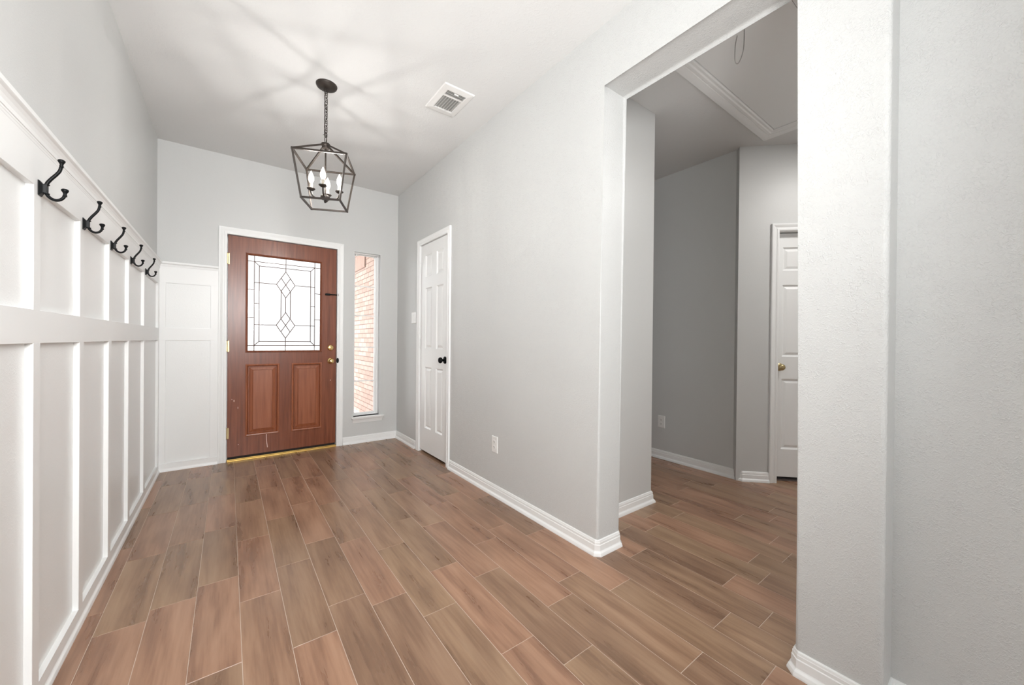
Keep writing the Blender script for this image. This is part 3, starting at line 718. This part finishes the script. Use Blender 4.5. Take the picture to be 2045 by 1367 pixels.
# ------------------------------------------------------------------ pendant lantern
def pendant():
    px, py = 0.5045, 2.7313
    t = empty('pendant_lantern', (px, py, HC), 0, 'dark bronze open cage pendant lantern with four lit candle bulbs', 'pendant light')
    z = lambda v: v - HC
    bm = B(); lathe(bm, [(0.0, -0.024), (0.010, -0.023), (0.045, -0.020), (0.060, -0.013), (0.064, -0.004), (0.064, 0.0)], 'z', (0.0035, 0, 0), 32)
    obj('canopy', bm, M['bronze'], t, True, 50)
    bm = B(); tube(bm, [(0.013*math.cos(a), 0, -0.034 + 0.013*math.sin(a)) for a in [2*math.pi*k/16 for k in range(16)]], 0.0022, 8, True)
    obj('canopy_loop', bm, M['bronze'], t, True)
    # chain links
    top, bot, n = -0.040, z(2.452), 13
    pitch = (top-bot)/n
    for k in range(n):
        c = top - pitch*(k+0.5); hh = pitch/2 + 0.0055; r = 0.0105; pts = []
        for a in range(20):
            an = 2*math.pi*a/20; u = r*math.cos(an); v = r*math.sin(an) + (hh-r)*(1 if math.sin(an) >= 0 else -1); pts.append((u, v))
        ang = R(35 + 90*(k % 2))
        bm = B(); tube(bm, [(u*math.cos(ang), u*math.sin(ang), c+v) for u, v in pts], 0.0026, 8, True)
        obj('chain_link', bm, M['bronze'], t, True)
    bm = B(); tube(bm, spline([(0.004, 0.003, -0.02), (-0.007, 0.004, -0.10), (0.008, -0.003, -0.19), (-0.008, 0.004, -0.27), (0.004, -0.003, -0.34), (0.0, 0.0, z(2.41))], 8), 0.0018, 7)
    obj('lamp_cord', bm, M['bronze'], t, True)
    bm = B(); tube(bm, spline([(-0.006, 0.002, z(2.4635)), (-0.016, 0.004, z(2.459)), (0.0, -0.002, z(2.468))], 6), 0.0015, 6)
    obj('cord_end', bm, M['bronze'], t, True)
    hz = z(2.404)
    bm = B(); lathe(bm, [(0.0, 0.006), (0.012, 0.005), (0.026, 0.0), (0.0265, -0.012), (0.024, -0.014), (0.021, -0.032), (0.006, -0.033)], 'z', (0, 0, hz), 24)
    obj('top_hub', bm, M['bronze'], t, True, 40)
    bm = B(); tube(bm, [(0.006*math.cos(a), 0, hz+0.028 + 0.026*math.sin(a)) for a in [2*math.pi*k/18 for k in range(18)]], 0.0024, 8, True)
    obj('hub_loop', bm, M['bronze'], t, True)
    # cage: square at the top wider than at the bottom
    rt, at, zt = 0.2164, 3.5219, z(2.2855); rb, ab, zb = 0.1584, 3.5060, z(2.0082)
    TP = [(rt*math.cos(at + math.pi/2*k), rt*math.sin(at + math.pi/2*k), zt) for k in range(4)]
    BP = [(rb*math.cos(ab + math.pi/2*k), rb*math.sin(ab + math.pi/2*k), zb) for k in range(4)]
    W = 0.0104
    bm = B()
    for k in range(4):
        bar(bm, TP[k], TP[(k+1) % 4], W); bar(bm, BP[k], BP[(k+1) % 4], W); bar(bm, TP[k], BP[k], W)
        a = at + math.pi/2*k; bar(bm, (0.018*math.cos(a), 0.018*math.sin(a), hz-0.010), TP[k], W)
        for P in (TP[k], BP[k]): box(bm, P[0]-W*0.6, P[0]+W*0.6, P[1]-W*0.6, P[1]+W*0.6, P[2]-W*0.55, P[2]+W*0.55)
    obj('cage', bm, M['bronze'], t)
    bm = B(); lathe(bm, [(0.005, hz-0.03), (0.005, z(2.058))], 'z', (0, 0, 0), 12)
    obj('stem', bm, M['bronze'], t, True)
    bm = B(); lathe(bm, [(0.005, 0.010), (0.024, 0.008), (0.0285, 0.002), (0.0285, -0.012), (0.024, -0.017), (0.008, -0.019), (0.0075, -0.028), (0.0085, -0.032), (0.006, -0.038), (0.0, -0.040)], 'z', (0, 0, z(2.058)), 24)
    obj('lower_hub', bm, M['bronze'], t, True, 50)
    rbulb, abulb = 0.084, 4.365
    for k in range(4):
        a = abulb + math.pi/2*k; ca, sa = math.cos(a), math.sin(a)
        bm = B(); P = spline([(0.02*ca, 0.02*sa, z(2.052)), (0.048*ca, 0.048*sa, z(2.046)), (0.072*ca, 0.072*sa, z(2.056)), (rbulb*ca, rbulb*sa, z(2.082)), (rbulb*ca, rbulb*sa, z(2.096))], 6)
        tube(bm, P, 0.0048, 10); ar = obj('candle_arm', bm, M['bronze'], t, True, 60)
        c = (rbulb*ca, rbulb*sa, z(2.097))
        bm = B(); lathe(bm, [(0.006, -0.008), (0.016, -0.004), (0.0245, 0.003), (0.0255, 0.006), (0.022, 0.005), (0.010, 0.002)], 'z', c, 24)
        obj('drip_cup', bm, M['bronze'], ar, True, 60)
        bm = B(); lathe(bm, [(0.0105, 0.0), (0.0105, 0.040), (0.008, 0.041)], 'z', c, 16)
        obj('candle_sleeve', bm, M['candle'], ar, True, 40)
        bm = B(); lathe(bm, [(0.0075, 0.041), (0.0120, 0.049), (0.0165, 0.060), (0.0175, 0.070), (0.0160, 0.082), (0.0115, 0.096), (0.0065, 0.108), (0.0025, 0.118), (0.0, 0.122)], 'z', c, 14)
        b_ = obj('bulb', bm, M['bulb'], ar, True, 80); b_['label'] = 'glowing flame-shaped bulb'
        bm = B(); lathe(bm, [(0.003, 0.060), (0.0065, 0.064), (0.0065, 0.080), (0.003, 0.084)], 'z', c, 8); obj('filament', bm, M['filament'], ar, True)
pendant()

# ------------------------------------------------------------------ ceiling vent
def ceiling_vent():
    x0, x1, y0, y1 = 1.109, 1.331, 2.226, 2.538; xc, yc = (x0+x1)/2, (y0+y1)/2
    t = empty('ceiling_vent', (xc, yc, HC), 0, 'white rectangular air register on the entry ceiling', 'vent')
    hx, hy = (x1-x0)/2, (y1-y0)/2; ix, iy = 0.068, 0.108
    bm = B()
    sweep(bm, [(-ix, -iy), (ix, -iy), (ix, iy), (-ix, iy)], [(0, 0), (0, -0.012), (-0.006, -0.013), (-(hx-ix)+0.004, -0.008), (-(hx-ix), -0.002), (-(hx-ix), 0)], XY, True)
    for v in bm.verts:
        if abs(v.co.y) > iy + 0.02: v.co.y = math.copysign(min(hy, iy + (abs(v.co.y)-iy)*(hy-iy)/(hx-ix)), v.co.y)
    box(bm, -ix, ix, -0.055, -0.043, -0.012, -0.003)
    obj('frame', bm, M['vent'], t)
    bm = B(); box(bm, -ix, ix, -iy, iy, -0.0025, -0.0005); obj('duct_shade_plate', bm, M['duct_shade'], t)  # flat plate; the shade between the slats is put into its grey
    def slat(p0, p1, axis):
        bm = B()
        if axis == 'y': extrude_poly(bm, [(p0+0.005, -0.003), (p0+0.0062, -0.003), (p0-0.0048, -0.0120), (p0-0.006, -0.0120)], lambda p, d: (p[0], d, p[1]), -0.043, iy)
        else: extrude_poly(bm, [(p0+0.004, -0.003), (p0+0.0052, -0.003), (p0-0.0038, -0.0120), (p0-0.005, -0.0120)], lambda p, d: (d, p[0], p[1]), -ix, ix)
        obj('slat', bm, M['vent'], t)
    for k in range(7): slat(-0.057 + 0.019*k, 0, 'y')
    for k in range(3): slat(-0.098 + 0.019*k, 0, 'x')
    bm = B(); box(bm, -0.016, 0.016, -iy+0.006, -iy+0.012, -0.019, -0.006, 0.002); obj('damper_lever', bm, M['vent'], t)
ceiling_vent()

# ------------------------------------------------------------------ outlets and switch
def outlet(loc, rz, label):
    t = empty('wall_outlet', loc, rz, label, 'outlet', 'white duplex outlets')
    bm = B(); rings_panel(bm, -0.037, 0.037, -0.0595, 0.0595, [(0, 0.0), (0, -0.002), (0.003, -0.0055), (0.006, -0.006)]); obj('cover_plate', bm, M['plastic'], t)
    for s in (1, -1):
        bm = B(); extrude_poly(bm, [(0.017*math.cos(a), s*0.0195 + max(-0.0135, min(0.0135, 0.017*math.sin(a)))) for a in [2*math.pi*k/20 for k in range(20)]], lambda p, d: (p[0], d, p[1]), -0.0078, -0.005)
        r = obj('receptacle', bm, M['plastic'], t)
        bm = B(); box(bm, -0.0075, -0.0053, -0.0083, -0.0070, s*0.0195-0.001, s*0.0195+0.007); box(bm, 0.0053, 0.0075, -0.0083, -0.0070, s*0.0195-0.001, s*0.0195+0.006); lathe(bm, [(0.0028, 0.0083), (0.0028, 0.0070)], 'y', (0, 0, s*0.0195-0.006), 10, -1)
        obj('slots', bm, M['slot'], r)
    bm = B(); lathe(bm, [(0.0, 0.0072), (0.003, 0.0070), (0.0035, 0.0055)], 'y', (0, 0, 0), 12, -1); obj('screw', bm, M['vent'], t, True)
outlet((XR, 2.295, 0.3715), RZ_RIGHT, 'white outlet low on the bright wall past the closet door')
outlet((XH, 2.088, 0.3570), RZ_RIGHT, 'white outlet low on the shaded far hallway wall')
def switch():
    t = empty('light_switch', (XR, 3.826, 1.3615), RZ_RIGHT, 'white double rocker light switch between front corner and closet door', 'light switch')
    bm = B(); rings_panel(bm, -0.058, 0.058, -0.0595, 0.0595, [(0, 0.0), (0, -0.002), (0.003, -0.0055), (0.006, -0.006)]); obj('cover_plate', bm, M['plastic'], t)
    for s in (-1, 1):
        bm = B(); xq = s*0.023
        extrude_poly(bm, [(-0.005, -0.033), (-0.0095, -0.033), (-0.0065, 0.0), (-0.0085, 0.033), (-0.005, 0.033)], lambda p, d: (xq+d, p[0], p[1]), -0.0165, 0.0165)
        obj('rocker', bm, M['plastic'], t)
switch()

# ------------------------------------------------------------------ attic hatch in the hallway ceiling
def hatch():
    x0, x1, y0, y1 = 2.048, 3.262, 0.650, 1.120   # inner edge of the moulding
    t = empty('attic_hatch', ((x0+x1)/2, (y0+y1)/2, HH), 0, 'white attic hatch with moulded frame and hanging pull cord in hallway ceiling', 'attic hatch')
    hx, hy = (x1-x0)/2, (y1-y0)/2
    bm = B()
    sweep(bm, [(-hx, -hy), (hx, -hy), (hx, hy), (-hx, hy)][::-1], [(0, 0), (0, -0.010), (0.008, -0.014), (0.022, -0.013), (0.030, -0.017), (0.046, -0.017), (0.050, -0.013), (0.054, -0.017), (0.084, -0.020), (0.100, -0.020), (0.108, -0.014), (0.110, 0.0)], XY, True)
    obj('frame_moulding', bm, M['trim'], t)
    bm = B(); box(bm, -hx+0.004, hx-0.004, -hy+0.004, hy-0.004, -0.006, 0.001); obj('hatch_panel', bm, M['door'], t)
    cx, cy_ = 2.075-(x0+x1)/2, 0.848-(y0+y1)/2
    bm = B(); tube(bm, spline([(cx, cy_, -0.005), (cx+0.002, cy_, -0.06), (cx-0.003, cy_+0.002, -0.13), (cx-0.012, cy_+0.012, -0.178), (cx-0.022, cy_+0.022, -0.196), (cx-0.034, cy_+0.028, -0.178), (cx-0.036, cy_+0.026, -0.11), (cx-0.030, cy_+0.020, -0.06)], 8), 0.0022, 7)
    o = obj('pull_cord', bm, M['cord'], t, True); o['label'] = 'thin looped string'
hatch()

# ------------------------------------------------------------------ outside the door
bm = B(); box(bm, -30, 30, YD+0.14, 60, -0.30, -0.02)
tag(obj('ground', bm, M['concrete']), 'pale concrete drive outside the front door', 'ground', kind='structure')
bm = B(); box(bm, -1.5, 1.75, YD+0.14, 6.9, -0.02, 0.02)
tag(obj('floor_porch', bm, M['concrete']), 'pale concrete porch slab outside the sidelight', 'floor', kind='structure')
bm = B(); box(bm, -3.0, 1.85, YD+0.14, 7.6, 2.92, 3.1)  # unseen slab, added to cut the daylight on the brick
tag(obj('porch_shade_slab', bm, M['concrete']), 'slab added out of view to shade the porch brick', 'ceiling', kind='structure')
bm = B(); box(bm, 1.62, 1.85, YD+0.14, 8.0, -0.02, 3.1)
wp = tag(obj('wall_porch', bm, M['brick']), 'sunlit brick porch wall seen through the sidelight', 'wall', kind='structure')
bm = B(); yq = 5.80
box(bm, 1.612, 1.63, 5.79, 8.0, 2.195, 2.425); o = obj('mortar_bed', bm, M['mortar'], wp)
bm = B()
while yq < 7.9: box(bm, 1.602, 1.63, yq, yq+0.062, 2.200, 2.420, 0.003); yq += 0.0725
obj('soldier_course', bm, M['brick_a'], wp)
